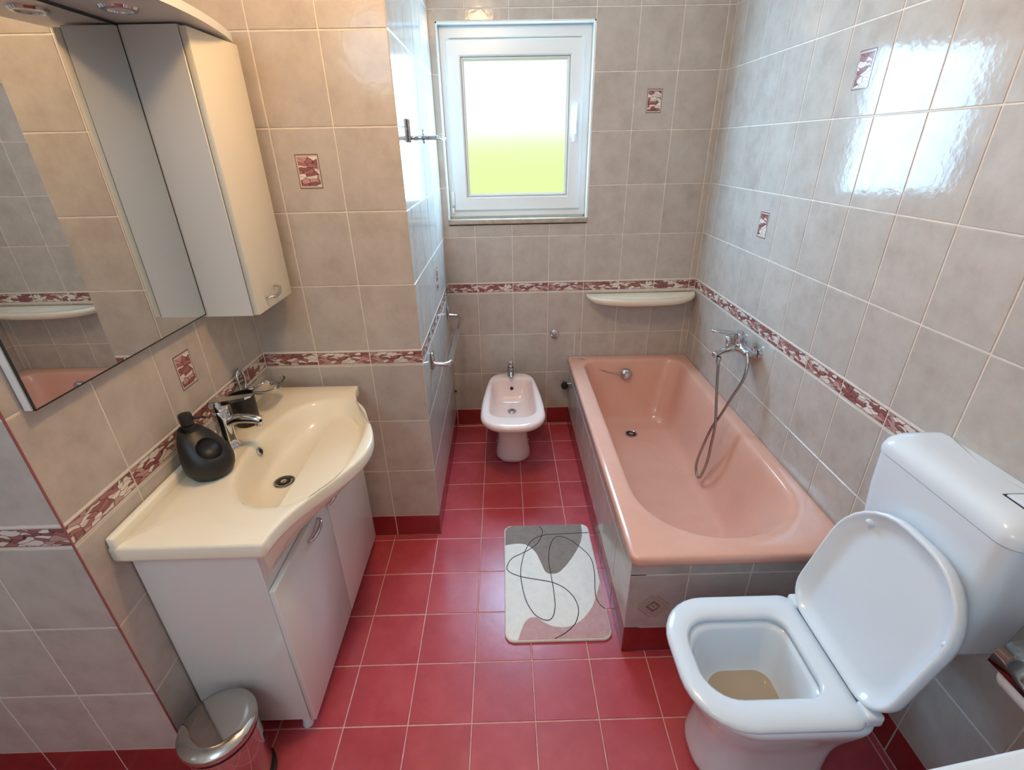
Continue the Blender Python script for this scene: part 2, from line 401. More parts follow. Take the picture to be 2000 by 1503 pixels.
# ------------------------------------------------------------------ window
win = empty('window_1', 'white framed frosted window with a turn handle in the tiled wall', 'window', (1.0, D + .06, 1.25), kind='structure')
RV = 0.058   # depth of the reveal
bm = bmesh.new()
bx(bm, WIN_X0 - .004, WIN_X0 + .006, D + .002, D + RV + .05, WIN_Z0 - .02, WIN_Z1); bx(bm, WIN_X1 - .006, WIN_X1 + .004, D + .002, D + RV + .05, WIN_Z0 - .02, WIN_Z1)
bx(bm, WIN_X0 - .004, WIN_X1 + .004, D + .002, D + RV + .05, WIN_Z1 - .006, WIN_Z1 + .004)
obj('reveal', bm, 'reveal', win)
def rect_frame(x0, x1, z0, z1, w, y0, y1, bev):
    bm = bmesh.new()
    def ring(i, y): return [Vector((x0 + i, y, z0 + i)), Vector((x1 - i, y, z0 + i)), Vector((x1 - i, y, z1 - i)), Vector((x0 + i, y, z1 - i))]
    rs = [ring(0, y1), ring(0, y0 + bev), ring(bev, y0), ring(w - bev, y0), ring(w, y0 + bev), ring(w, y1)]
    loft(bm, rs + [rs[0]]); bmesh.ops.remove_doubles(bm, verts=bm.verts, dist=1e-6); return bm
fx0, fx1, fz0, fz1 = WIN_X0 + .006, WIN_X1 - .006, WIN_Z0 + .008, WIN_Z1 - .006
obj('outer_frame', rect_frame(fx0, fx1, fz0, fz1, 0.05, D + RV, D + .115, 0.004), 'pvc', win)
sx0, sx1, sz0, sz1 = 0.668, 1.330, 1.303, 2.062
sash = obj('sash', rect_frame(sx0, sx1, sz0, sz1, 0.068, D + RV - .016, D + .10, 0.006), 'pvc', win)
gx0, gx1, gz0, gz1 = sx0 + .068, sx1 - .068, sz0 + .068, sz1 - .068
obj('glazing_bead', rect_frame(gx0, gx1, gz0, gz1, 0.013, D + RV - .004, D + .095, 0.008), 'pvc', sash)
box('pane', gx0 + .004, gx1 - .004, D + .075, D + .081, gz0 + .004, gz1 - .004, 'frost', win)
hn = box('handle', 1.283, 1.305, D + RV - .026, D + RV - .012, 1.625, 1.695, 'pvc', win, 0.005)
bm = bmesh.new(); tube(bm, [(1.294, D + RV - .02, 1.668), (1.294, D + RV - .05, 1.668), (1.295, D + RV - .053, 1.69), (1.297, D + RV - .05, 1.79)], [.008, .008, .010, .008], 10); obj('lever', bm, 'pvc', hn, True)
box('hinge_cover', 0.652, 0.668, D + RV - .018, D + RV + .01, 1.33, 1.40, 'pvc', win, 0.003)
box('hinge_pin', 0.650, 0.664, D + RV - .02, D + RV + .01, 1.292, 1.318, 'pvc', win, 0.003)
sill = box('sill', WIN_X0, WIN_X1, D - .012, D + .115, WIN_Z0 - .022, WIN_Z0 + .002, 'sill', win, 0.003)

# lawn outside
bm = bmesh.new(); bx(bm, -60, 60, D + .4, 80, -1.3, -1.2)
for v in bm.verts:
    if v.co.y > 10: v.co.z += 4.2      # the garden rises gently away from the house
lawn = obj('lawn', bm, 'grass'); tag(lawn, 'sunlit yellow-green lawn outside, blurred by the frosted pane', 'lawn', kind='structure')

# ------------------------------------------------------------------ warm ceiling lamp, plus an added fill lamp
def ceiling_or_fill_lamp(label, x, y, r, power, color, drop):
    lamp = empty('ceiling_or_fill_lamp', label, 'lamp', (x, y, CEIL))
    obj('base', lathe(bmesh.new(), [(0, 0), (.10, 0), (.10, -.02), (.0, -.02)], (x, y, CEIL)), 'plastic', lamp, True, angle=40)
    pl = bpy.data.lights.new('bulb', 'POINT'); pl.energy = power; pl.color = color; pl.shadow_soft_size = r
    po = bpy.data.objects.new('bulb', pl); COL.objects.link(po); po.parent = lamp; po.location = (0, 0, -drop)
ceiling_or_fill_lamp('warm ceiling lamp over the middle of the bathroom', 0.78, -0.12, .08, 28, (1.0, 0.62, 0.27), .11)
ceiling_or_fill_lamp('added cool fill lamp behind the viewer', 0.1, -1.75, .22, 22, (0.50, 0.78, 1.0), .30)  # unseen fill light, added to cool and lift the right wall and toilet

# ------------------------------------------------------------------ bathtub
TX0, TX1, TY0, TY1, TZ = 1.292, W - .001, -0.158, D - .001, 0.465
tub = empty('bathtub', 'peach enamel bathtub along the wall', 'bathtub', (1.65, .65, 0))
rings = [rrect(TX0 + .008, TX1, TY0 + .008, TY1, (.01, .02, .03, .01), TZ - .042), rrect(TX0, TX1, TY0, TY1, (.01, .02, .03, .01), TZ - .034),
         rrect(TX0, TX1, TY0, TY1, (.01, .02, .03, .01), TZ - .012), rrect(TX0 + .004, TX1, TY0 + .004, TY1, (.01, .02, .03, .01), TZ - .003),
         rrect(TX0 + .014, TX1 - .002, TY0 + .014, TY1 - .002, (.01, .02, .03, .01), TZ)]
ix0, ix1, iy0, iy1 = 1.368, 1.945, -0.078, 1.385
rr = (.09, .09, .26, .26)
rings += [rrect(ix0 - .012, ix1 + .012, iy0 - .012, iy1 + .008, rr, TZ), rrect(ix0, ix1, iy0, iy1, rr, TZ - .003), rrect(ix0 + .008, ix1 - .008, iy0 + .012, iy1 - .006, rr, TZ - .012),
          rrect(ix0 + .02, ix1 - .02, iy0 + .05, iy1 - .015, rr, TZ - .06), rrect(ix0 + .045, ix1 - .045, iy0 + .14, iy1 - .045, (.1, .1, .24, .24), .27),
          rrect(ix0 + .07, ix1 - .07, iy0 + .22, iy1 - .08, (.1, .1, .22, .22), .16), rrect(ix0 + .095, ix1 - .095, iy0 + .28, iy1 - .115, (.1, .1, .18, .18), .105),
          rrect(ix0 + .13, ix1 - .13, iy0 + .36, iy1 - .16, (.08, .08, .13, .13), .09), rrect(ix0 + .2, ix1 - .2, iy0 + .5, iy1 - .3, (.04,) * 4, .086)]
bm = bmesh.new(); loft(bm, rings, cap1=True)
shell_tub = obj('shell', bm, 'tub', tub, True)
sb = shell_tub.modifiers.new('sub', 'SUBSURF'); sb.levels = 1; sb.render_levels = 1
ov = obj('overflow_plate', lathe(bmesh.new(), [(0, .022), (.012, .022), (.014, .016), (.024, .014), (.031, .008), (.033, 0), (.033, -.03)], (1.63, 1.345, .385), (0, -1, .25), 28), 'chrome', tub, True, angle=50)
obj('drain', lathe(bmesh.new(), [(0, .004), (.014, .004), (.018, .002), (.026, .002), (.030, .005), (.036, .003), (.036, -.01)], (1.64, 1.15, .089), (0, 0, 1), 28), 'chrome', tub, True, angle=50)
obj('drain_opening', lathe(bmesh.new(), [(.015, .0052), (.027, .0045)], (1.64, 1.15, .089), (0, 0, 1), 28), 'dark', tub)
ch = spline([(1.312, 1.415, TZ + .003), (1.36, 1.405, TZ + .003), (1.395, 1.385, TZ - .004), (1.43, 1.378, .425), (1.50, 1.366, .40), (1.57, 1.35, .385), (1.612, 1.338, .38)], 10)
obj('plug_chain', tube(bmesh.new(), ch, .0022, 6), 'hose', tub, True)

# tiled front of the tub
BX, BY = 1.302, -0.138
sur = bmesh.new(); bx(sur, BX + g, BX + .05, BY + g, D - .001, 0, TZ - .036); bx(sur, BX + g, W - .001, BY + g, BY + .05, 0, TZ - .036)
sur = obj('tub_surround', sur, 'grout'); tag(sur, 'tiled casing under the peach bathtub with wine-red skirting', 'tub panel')
Bs = basis((BX, 0, 0), (0, -1, 0), (0, 0, 1)); Be = basis((0, BY, 0), (1, 0, 0), (0, 0, 1))
us = [-y for y in sorted([BY, .06, .26, .46, .66, .86, 1.06, 1.26, D - .002], reverse=True)]
for u0, u1 in zip(us, us[1:]):
    put_tile(sur, 'skirting_tile', Bs, u0, u1, 0, .123, 'skirt'); put_tile(sur, 'tile', Bs, u0, u1, .123, .371, 'tile'); put_tile(sur, 'edge_tile', Bs, u0, u1, .371, TZ - .038, 'tile')
us = [BX, 1.491, 1.69, 1.89, W - .002]
for k, (u0, u1) in enumerate(zip(us, us[1:])):
    put_tile(sur, 'skirting_tile', Be, u0, u1, 0, .123, 'skirt'); t = put_tile(sur, 'tile', Be, u0, u1, .123, .371, 'tile'); put_tile(sur, 'edge_tile', Be, u0, u1, .371, TZ - .038, 'tile')
    if k == 0:
        d = bpy.data.objects.new('diamond_motif', tile_mesh(.105, .105, 'diamond', 0.0003, 0.001)); COL.objects.link(d); d.parent = t; d.matrix_world = t.matrix_world @ Matrix.Translation((-.006, -.02, .0004)); d['label'] = 'faint brown nested-diamond motif'

# ------------------------------------------------------------------ tub mixer with hose
mx_ = empty('bath_mixer', 'chrome wall mixer with lever and hanging shower hose above the tub', 'tap', (W, .735, .79))
my, mz = 0.725, 0.80
for yy in (my - .075, my + .075):
    obj('wall_flange', lathe(bmesh.new(), [(0, .03), (.014, .03), (.016, .016), (.028, .012), (.031, 0)], (W, yy, mz), (-1, 0, 0), 28), 'chrome', mx_, True, angle=50)
bm = bmesh.new(); lathe(bm, [(0, -.095), (.014, -.095), (.019, -.088), (.019, -.04), (.024, -.028), (.024, .028), (.019, .04), (.019, .088), (.014, .095), (0, .095)], (W - .052, my, mz), (0, 1, 0), 24)
obj('body', bm, 'chrome', mx_, True, angle=50)
for yy in (my - .075, my + .075):
    obj('union_nut', lathe(bmesh.new(), [(.017, .025), (.02, .027), (.02, .045), (.017, .047)], (W, yy, mz), (-1, 0, 0), 8), 'chrome', mx_)
obj('cartridge_dome', lathe(bmesh.new(), [(.022, 0), (.023, .03), (.021, .05), (.016, .057), (0, .058)], (W - .055, my, mz + .012), (-.15, 0, 1), 24), 'chrome', mx_, True, angle=50)
lv = spline([(W - .065, my - .008, mz + .062), (W - .11, my - .014, mz + .068), (W - .16, my - .015, mz + .074), (W - .182, my, mz + .076), (W - .16, my + .015, mz + .074), (W - .11, my + .014, mz + .068), (W - .065, my + .008, mz + .062)], 6)
obj('lever', tube(bmesh.new(), lv, .006, 10), 'chrome', mx_, True)
obj('spout', tube(bmesh.new(), spline([(W - .05, my, mz - .005), (W - .09, my, mz - .012), (W - .13, my - .02, mz - .012), (W - .165, my - .045, mz - .014), (W - .182, my - .055, mz - .016)], 5), [.017] * 5 + [.014] * 5 + [.0125] * 11, 14), 'chrome', mx_, True)
obj('handset_cradle', tube(bmesh.new(), [(W - .10, my, mz - .005), (W - .108, my, mz + .05)], .011, 12), 'chrome', mx_, True)
hs = spline([(1.948, .655, .79), (1.945, .633, .803), (1.935, 0.595, 0.768), (1.92, 0.579, 0.703), (1.895, 0.591, 0.617), (1.868, 0.611, 0.508), (1.848, 0.622, 0.446), (1.838, 0.652, 0.329), (1.832, 0.672, 0.226), (1.832, 0.661, 0.172), (1.836, 0.624, 0.166), (1.842, 0.594, 0.273), (1.847, 0.596, 0.367), (1.852, 0.604, 0.47), (1.852, 0.63, 0.56), (1.847, 0.655, 0.675), (1.842, 0.668, 0.772)], 10)
obj('hose', tube(bmesh.new(), hs, .0062, 10), 'hose', mx_, True)
obj('hose_nut', lathe(bmesh.new(), [(.007, -.03), (.009, -.03), (.011, 0), (.009, .004)], (1.842, .668, .772), (0, 0, 1), 14), 'chrome', mx_, True, angle=40)

# ------------------------------------------------------------------ ceramic shelf in the corner
bm = bmesh.new(); pts = []
sxa, sxb, sd = 1.385, W - .002, .155
for k in range(41):
    t = math.pi * k / 40; pts.append(((sxa + sxb) / 2 + (sxb - sxa) / 2 * math.copysign(abs(math.cos(t)) ** .8, math.cos(t)), D - .001 - sd * math.sin(t) ** .75))
def shelf_ring(k, z, f): 
    cx = (sxa + sxb) / 2; return [Vector((cx + (x - cx) * f, D - .001 + (y - D + .001) * f, z)) for x, y in pts]
loft(bm, [shelf_ring(0, .806, .82), shelf_ring(0, .812, .93), shelf_ring(0, .83, .99), shelf_ring(0, .842, 1.0), shelf_ring(0, .85, .985), shelf_ring(0, .848, .95)], True, True)
so = obj('wall_shelf', bm, 'basin', None, True, angle=50); tag(so, 'cream half-oval ceramic shelf on the wall above the tub', 'shelf')

# ------------------------------------------------------------------ wall fittings on the back wall
fl = empty('wall_outlet', 'small round chrome outlet cap on the wall above the bidet', 'wall fitting', (1.209, D, .608))
obj('rosette', lathe(bmesh.new(), [(.012, .006), (.022, .007), (.026, .004), (.027, 0)], (1.209, D, .608), (0, -1, 0), 28), 'chrome', fl, True, angle=50)
obj('cap', lathe(bmesh.new(), [(0, .03), (.010, .03), (.0125, .026), (.0125, .005)], (1.209, D, .608), (0, -1, 0), 20), 'chrome', fl, True, angle=50)
vl = empty('stop_valve', 'stop valve with black knob on the wall between bidet and tub', 'valve', (1.272, D, .30))
obj('stem', tube(bmesh.new(), [(1.272, D, .295), (1.272, D - .045, .295)], .011, 14), 'chrome', vl, True, angle=50)
obj('side_pipe', tube(bmesh.new(), [(1.272, D - .035, .295), (1.3, D - .035, .295)], .008, 12), 'chrome', vl, True, angle=50)
obj('knob', lathe(bmesh.new(), [(0, .03), (.016, .03), (.021, .024), (.021, .004), (.016, 0), (0, 0)], (1.272, D - .045, .295), (0, -1, 0), 24), 'rubber', vl, True, angle=50)
hk = obj('wall_hook', lathe(bmesh.new(), [(0, .012), (.006, .012), (.008, .008), (.006, 0)], (XC, 1.40, .27), (1, 0, 0), 14), 'black', None, True); tag(hk, 'tiny black stopper on the pier side beside the bidet', 'wall fitting')

# ------------------------------------------------------------------ bidet
bd = empty('bidet', 'pale pink ceramic bidet below the window', 'bidet', (.948, 1.05, 0))
def taper(ring, y0, y1, k, cx=.948):
    return [Vector((cx + (p.x - cx) * (1 - k * max(0, (p.y - y0) / (y1 - y0)) ** 1.6), p.y, p.z)) for p in ring]
def br(hw, y0, y1, z, rf, rb=.09, k=.28, c=.948): return taper(rrect(c - hw, c + hw, y0, y1, (rb, rb, rf, rf), z), .95, 1.39, k)
rings = [br(.100, 1.005, 1.36, 0, .09, .04, .0), br(.100, 1.005, 1.36, .02, .09, .04, .0), br(.082, 1.03, 1.36, .10, .07, .04, 0), br(.078, 1.04, 1.37, .20, .07, .04, 0), br(.09, 1.01, 1.38, .255, .08, .05, 0), br(.128, .91, 1.385, .29, .10, .06, .1),
         br(.152, .82, 1.388, .322, .12, .08, .2), br(.164, .768, 1.388, .35, .14, .09, .27), br(.168, .752, 1.388, .370, .145, .09, .28), br(.164, .757, 1.386, .387, .14, .09, .28), br(.152, .775, 1.380, .395, .13, .08, .28),
         br(.126, .855, 1.318, .394, .075, .05, .10), br(.120, .868, 1.308, .387, .07, .05, .10), br(.116, .880, 1.300, .365, .07, .05, .10), br(.108, .92, 1.285, .31, .07, .05, .1), br(.092, .99, 1.25, .268, .07, .05, .05), br(.04, 1.10, 1.20, .258, .035, .035, 0)]
bo = obj('bowl', loft(bmesh.new(), rings, True, True), 'pinkc', bd, True)
sb = bo.modifiers.new('sub', 'SUBSURF'); sb.levels = 1; sb.render_levels = 1
obj('drain', lathe(bmesh.new(), [(0, .006), (.010, .006), (.013, .002), (.019, .002), (.024, .004), (.027, 0), (.027, -.01)], (.946, 1.15, .260), (0, 0, 1), 24), 'chrome', bd, True, angle=50)
obj('overflow_hole', lathe(bmesh.new(), [(0, .002), (.0095, .002), (.0105, -.004)], (.948, 1.288, .335), (0, -1, .12), 18), 'dark', bd)
for sx in (-1, 1):
    for yy in (1.10, 1.17):
        obj('screw_cap', lathe(bmesh.new(), [(0, .008), (.004, .008), (.006, .004), (.006, 0)], (.948 + sx * .086, yy, .05 if yy < 1.15 else .055), (sx, 0, 0), 10), 'ceramic', bd, True)
bt = empty('bidet_tap', 'small chrome mixer tap on the back of the bidet', 'tap', (.945, 1.335, .39))
obj('body', lathe(bmesh.new(), [(.021, 0), (.021, .004), (.018, .008), (.018, .055), (.0, .058)], (.945, 1.348, .392), (0, 0, 1), 20), 'chrome', bt, True, angle=50)
obj('spout', tube(bmesh.new(), [(.945, 1.348, .425), (.945, 1.31, .43), (.945, 1.285, .425), (.945, 1.278, .412)], [.013, .012, .011, .011], 12), 'chrome', bt, True, angle=60)
obj('lever', tube(bmesh.new(), [(.945, 1.348, .45), (.945, 1.348, .468), (.945, 1.33, .482), (.945, 1.305, .496)], [.016, .016, .012, .008], 12), 'chrome', bt, True, angle=60)

# ------------------------------------------------------------------ toilet
CY = -0.448
to = empty('toilet', 'white ceramic toilet with raised lid beside the tub', 'toilet', (1.6, CY, 0))
def tr(x0, x1, hw, z, rf, rb=.05): return rrect(x0, x1, CY - hw, CY + hw, (rb, rf, rf, rb), z)
rings = [tr(1.425, 1.766, .115, 0, .10), tr(1.425, 1.766, .115, .02, .10), tr(1.44, 1.766, .108, .10, .095), tr(1.44, 1.766, .112, .19, .10), tr(1.41, 1.766, .132, .26, .12), tr(1.375, 1.766, .158, .325, .14), tr(1.352, 1.766, .174, .37, .15), tr(1.345, 1.766, .178, .388, .15),
         tr(1.35, 1.766, .174, .399, .15), tr(1.365, 1.766, .16, .402, .14), tr(1.392, 1.668, .108, .402, .09, .045), tr(1.40, 1.662, .102, .39, .085, .045), tr(1.405, 1.66, .10, .34, .085, .045), tr(1.43, 1.655, .092, .27, .08, .045), tr(1.46, 1.65, .08, .225, .07, .04), tr(1.52, 1.63, .05, .208, .045, .03)]
bo = obj('bowl', loft(bmesh.new(), rings, True, True), 'ceramic', to, True)
sb = bo.modifiers.new('sub', 'SUBSURF'); sb.levels = 1; sb.render_levels = 1
obj('water', loft(bmesh.new(), [tr(1.452, 1.652, .083, .236, .07, .04)], cap1=True), 'water', to)
rings = [tr(1.342, 1.722, .175, .405, .13, .035), tr(1.335, 1.727, .181, .411, .135, .035), tr(1.335, 1.727, .181, .420, .135, .035), tr(1.342, 1.722, .174, .427, .13, .03), tr(1.38, 1.675, .118, .427, .085, .05), tr(1.387, 1.668, .111, .421, .08, .045), tr(1.387, 1.668, .111, .405, .08, .045)]
so = obj('seat', loft(bmesh.new(), rings + [rings[0]]), 'plastic', to, True)
bmv = bmesh.new(); bmv.from_mesh(so.data); bmesh.ops.remove_doubles(bmv, verts=bmv.verts, dist=1e-6); bmesh.ops.recalc_face_normals(bmv, faces=bmv.faces); bmv.to_mesh(so.data); bmv.free()
for p in so.data.polygons: p.use_smooth = True
# lid: local x = away from the hinge, y = width, z = towards the viewer (its underside)
def lr(x0, x1, hw, z, rt, rb): return rrect(x0, x1, -hw, hw, (rt, rb, rb, rt), z)
rings = [lr(.012, .390, .174, -.014, .15, .07), lr(.004, .396, .181, -.008, .155, .075), lr(.0, .399, .184, .004, .158, .08), lr(.0, .399, .184, .020, .158, .08), lr(.003, .396, .181, .0235, .155, .078), lr(.008, .391, .176, .0235, .15, .074), lr(.012, .387, .172, .019, .147, .07), lr(.024, .366, .153, .001, .13, .06), lr(.04, .34, .13, -.001, .11, .05)]
lid = obj('lid', loft(bmesh.new(), rings, True, True), 'plastic', to, True)
tilt = R(15.5)
dx = Vector((math.sin(tilt), 0, math.cos(tilt))); dz = Vector((-math.cos(tilt), 0, math.sin(tilt))); dy = dz.cross(dx)
LM = Matrix(((dx.x, dy.x, dz.x, 1.742), (dx.y, dy.y, dz.y, CY), (dx.z, dy.z, dz.z, .424), (0, 0, 0, 1)))
lid.matrix_basis = LM
for u, v in ((.335, 1), (.265, -1)):
    p = LM @ Vector((u, v * dy.y * (.118 if v > 0 else .168), .006))
    b = obj('lid_buffer', lathe(bmesh.new(), [(0, .013), (.006, .012), (.0085, .006), (.0085, -.006)], p, dz, 16), 'plastic', None, True)
    b.parent = lid; b.matrix_parent_inverse = LM.inverted()
for s in (-1, 1):
    box('hinge', 1.716, 1.758, CY + s * .15 - .022, CY + s * .15 + .022, .405, .44, 'plastic', to, .008, 3)

# cistern
ci = empty('toilet_cistern', 'white plastic flushing cistern on the wall behind the toilet', 'cistern', (1.94, -.40, .5))
def cr(x0, y0, y1, z, r=.04): return rrect(x0, W - .0005, y0, y1, (.004, r, r, .004), z)
cy0, cy1 = -.588, -.212
bo = obj('tank', loft(bmesh.new(), [cr(1.925, cy0 + .06, cy1 - .06, .535, .03), cr(1.905, cy0 + .04, cy1 - .04, .545), cr(1.888, cy0 + .022, cy1 - .022, .58), cr(1.876, cy0 + .012, cy1 - .012, .68), cr(1.868, cy0 + .004, cy1 - .004, .80), cr(1.866, cy0 + .002, cy1 - .002, .898), cr(1.872, cy0 + .008, cy1 - .008, .8985)], True, True), 'plastic', ci, True, angle=45)
ld = obj('tank_lid', loft(bmesh.new(), [cr(1.864, cy0, cy1, .901), cr(1.864, cy0, cy1, .914), cr(1.870, cy0 + .004, cy1 - .004, .930), cr(1.884, cy0 + .016, cy1 - .014, .944), cr(1.905, cy0 + .03, cy1 - .03, .951), cr(1.93, cy0 + .05, cy1 - .05, .953, .02)], True, True), 'plastic', ci, True, angle=60)
box('flush_button', 1.932, 1.985, -.555, -.482, .950, .957, 'plastic', ci, .003)
bm = bmesh.new(); bx(bm, 1.928, 1.989, -.560, -.478, .9505, .9535); obj('button_gap', bm, 'dark', ci)

# ------------------------------------------------------------------ washing machine corner, paper holder
su = empty('side_unit', 'white-topped low unit cut off by the lower right corner of the photo', 'cabinet', (1.458, -.904, 0))
for nm, a, c in (('body', (.012, .43, -.57, -.012, .02, .815), 'lacquer'), ('top', (0, .44, -.58, 0, .815, .85), 'plastic')):
    o = obj(nm, bx(bmesh.new(), *a, .008, 3), c, None, True, angle=40); o.parent = su
for a in (.05, .39):
    for b in (-.53, -.05):
        o = obj('foot', lathe(bmesh.new(), [(0, 0), (.02, 0), (.02, .02), (0, .02)], (a, b, 0), (0, 0, 1), 16), 'rubber'); o.parent = su
su.rotation_euler = (0, 0, R(8))
ph = empty('paper_holder', 'chrome toilet paper holder with cover plate on the tiled wall', 'holder', (W, -0.705, .68))
box('wall_plate', W - .006, W, -0.745, -0.645, .70, .75, 'chrome', ph, .002)
bm = bmesh.new(); prof = [(W - .006, .735), (W - .06, .738), (W - .115, .728), (W - .135, .70), (W - .138, .675)]
vr = [[bm.verts.new((x, y, z)) for x, z in prof] for y in (-0.780, -0.643)]
for k in range(len(prof) - 1): bm.faces.new((vr[0][k], vr[0][k + 1], vr[1][k + 1], vr[1][k]))
cp = obj('cover', bm, 'steel', ph, True); sd_ = cp.modifiers.new('s', 'SOLIDIFY'); sd_.thickness = .0015
obj('roll_bar', tube(bmesh.new(), [(W - .01, -0.790, .725), (W - .03, -0.795, .70), (W - .075, -0.795, .665), (W - .075, -0.645, .665)], .004, 8), 'chrome', ph, True)
obj('bracket_screw', lathe(bmesh.new(), [(0, .014), (.010, .012), (.013, 0)], (W - .05, -0.725, .738), (0, 0, 1), 14), 'brass', ph, True)
pr = obj('toilet_roll', lathe(bmesh.new(), [(.02, -.05), (.052, -.05), (.054, -.047), (.054, .047), (.052, .05), (.02, .05), (.02, -.05)], (W - .075, -0.710, .665), (0, 1, 0), 40), 'paper', None, True, angle=40); tag(pr, 'white toilet paper roll under the chrome cover plate', 'toilet roll')

# ------------------------------------------------------------------ washbasin and vanity
VZ = .80; vy0, vy1 = -.405, .422; vyc = (vy0 + vy1) / 2; vhw = (vy1 - vy0) / 2
def bump(y): t = min(1, abs(y - vyc) / vhw); return (math.cos(math.pi * t) + 1) / 2
def front(y, a=1.0): return .352 + .148 * a * bump(y)
def outline(inset, z, a=1.0, yin=0.0, xb=.0015):
    """counter-clockwise polygon of the basin top, sampled by walking its four sides"""
    y0, y1 = vy0 + inset + yin, vy1 - inset - yin; out = []; n = 48
    out += [Vector((xb + (front(y0, a) - inset - xb) * k / 16, y0, z)) for k in range(16)]
    out += [Vector((front(y0 + (y1 - y0) * k / n, a) - inset, y0 + (y1 - y0) * k / n, z)) for k in range(n)]
    out += [Vector((front(y1, a) - inset + (xb - front(y1, a) + inset) * k / 16, y1, z)) for k in range(16)]
    out += [Vector((xb, y1 + (y0 - y1) * k / n, z)) for k in range(n)]
    return out
def opening(f, z, cx=.300, cy=.020, base=None):
    """bowl ring: same number of points as the outline, along the same directions"""
    ref = outline(.0, 0); out = []
    for p in ref:
        a = math.atan2((p.y - cy) / .29, (p.x - cx) / .19)
        ax = .163 if math.cos(a) > 0 else .165
        e = 2 / 2.35
        c_, s_ = math.cos(a), math.sin(a)
        out.append(Vector((cx + f * ax * math.copysign(abs(c_) ** e, c_), cy + f * .295 * math.copysign(abs(s_) ** e, s_), z)))
    return out
def mixr(A, Bq, t, z): return [Vector((a.x + (b.x - a.x) * t, a.y + (b.y - a.y) * t, z)) for a, b in zip(A, Bq)]
wbz = empty('washbasin', 'cream ceramic washbasin with curved front on the white vanity', 'washbasin', (.2, 0, .73))
O0 = outline(0, VZ); I1 = opening(1.0, VZ)
def sink(f, z, t=0.0):
    return [p + Vector((-.072 * t, -.050 * t, 0)) for p in opening(f, z)]
rings = [outline(.05, .7525, .0), outline(.03, .752, .9), outline(.008, .753, .98), outline(.002, .758), outline(0, .766), outline(0, .792), outline(.002, .798), outline(.006, .8), mixr(O0, I1, .55, .7995), mixr(O0, I1, .92, .799), sink(1.0, .797), sink(.97, .791), sink(.93, .776, .02), sink(.86, .748, .08), sink(.76, .722, .2), sink(.6, .706, .45), sink(.40, .698, .75), sink(.2, .694, 1.0), sink(.08, .692, 1.0)]
obj('basin', loft(bmesh.new(), rings, False, True), 'basin', wbz, True)
# belly of the bowl swelling out below the rim, in front of the cabinet
def belly(sc, z, n=48):
    y0, y1 = vy0 + .06, vy1 - .06
    return [Vector((.294 + (front(y) - .012 - .294) * sc * math.sin(math.pi * k / n) ** .4, y, z)) for k, y in ((k, y0 + (y1 - y0) * k / n) for k in range(n + 1))]
bm = bmesh.new(); bl = [[bm.verts.new(p) for p in r] for r in (belly(1.0, .757), belly(.93, .738), belly(.72, .70), belly(.40, .66), belly(.05, .625))]
for a, b in zip(bl, bl[1:]):
    for k in range(len(a) - 1): bm.faces.new((a[k], a[k + 1], b[k + 1], b[k]))
un = obj('underside', bm, 'basin', wbz, True); sdm = un.modifiers.new('s', 'SOLIDIFY'); sdm.thickness = .005; sdm.offset = -1
box('rear_lip', .0015, .022, vy0 + .001, vy1 - .001, .79, .828, 'basin', wbz, .007, 3)
obj('drain', lathe(bmesh.new(), [(0, .005), (.008, .005), (.012, .001), (.018, .001), (.024, .004), (.031, .003), (.033, -.006)], (.228, -.030, .693), (0, 0, 1), 28), 'chrome', wbz, True, angle=50)
obj('drain_opening', lathe(bmesh.new(), [(.009, .0042), (.0195, .0035)], (.228, -.030, .693), (0, 0, 1), 24), 'dark', wbz)
obj('overflow_ring', lathe(bmesh.new(), [(.0, .002), (.008, .002), (.0085, .004), (.0125, .003), (.013, -.004)], (.149, .024, .772), (.9, 0, .45), 20), 'chrome', wbz, True, angle=50)
obj('overflow_hole', lathe(bmesh.new(), [(0, .0033), (.0082, .0033)], (.149, .024, .772), (.9, 0, .45), 18), 'dark', wbz)

va = empty('vanity_cabinet', 'white two-door vanity cabinet on short feet under the washbasin', 'cabinet', (.15, 0, 0))
ky0, ky1, kx = -.368, .402, .303
for nm, a in (('side_panel', (.004, kx, ky0, ky0 + .016, .062, .7515)), ('side_panel', (.004, kx, ky1 - .016, ky1, .062, .7515)), ('bottom_panel', (.004, kx, ky0 + .016, ky1 - .016, .062, .078)),
              ('back_panel', (.004, .010, ky0 + .016, ky1 - .016, .078, .7515)), ('front_panel', (kx - .016, kx, ky0 + .016, -.235, .09, .7515)), ('front_panel', (kx - .016, kx, .275, ky1 - .016, .09, .7515)), ('front_panel', (kx - .016, kx, -.235, .275, .56, .632))):
    box(nm, *a, 'lacquer', va, .001, 1)
for y0, y1, hy in ((ky0 - .001, .0165, -.112), (.0195, ky1 + .001, .05)):
    d = box('door', kx + .001, kx + .018, y0, y1, .060, .606, 'lacquer', va, .003)
    hp = spline([(kx + .018, hy - .042, .570), (kx + .030, hy - .038, .571), (kx + .035, hy - .015, .573), (kx + .035, hy + .015, .576), (kx + .030, hy + .036, .580), (kx + .018, hy + .042, .582)], 5)
    obj('handle', tube(bmesh.new(), hp, [.0035 + .003 * math.sin(math.pi * k / (len(hp) - 1)) for k in range(len(hp))], 10), 'chrome', d, True)
    d.children[0].matrix_parent_inverse = Matrix.Translation(-Vector(va.location)).inverted() @ Matrix.Translation(-Vector(va.location))
for a, b in ((.03, ky0 + .03), (kx - .028, ky0 + .025), (.03, ky1 - .03), (kx - .028, ky1 - .025)):
    obj('foot', lathe(bmesh.new(), [(0, 0), (.016, 0), (.017, .006), (.013, .02), (.013, .062), (0, .062)], (a, b, 0), (0, 0, 1), 16), 'plastic', va, True, angle=50)

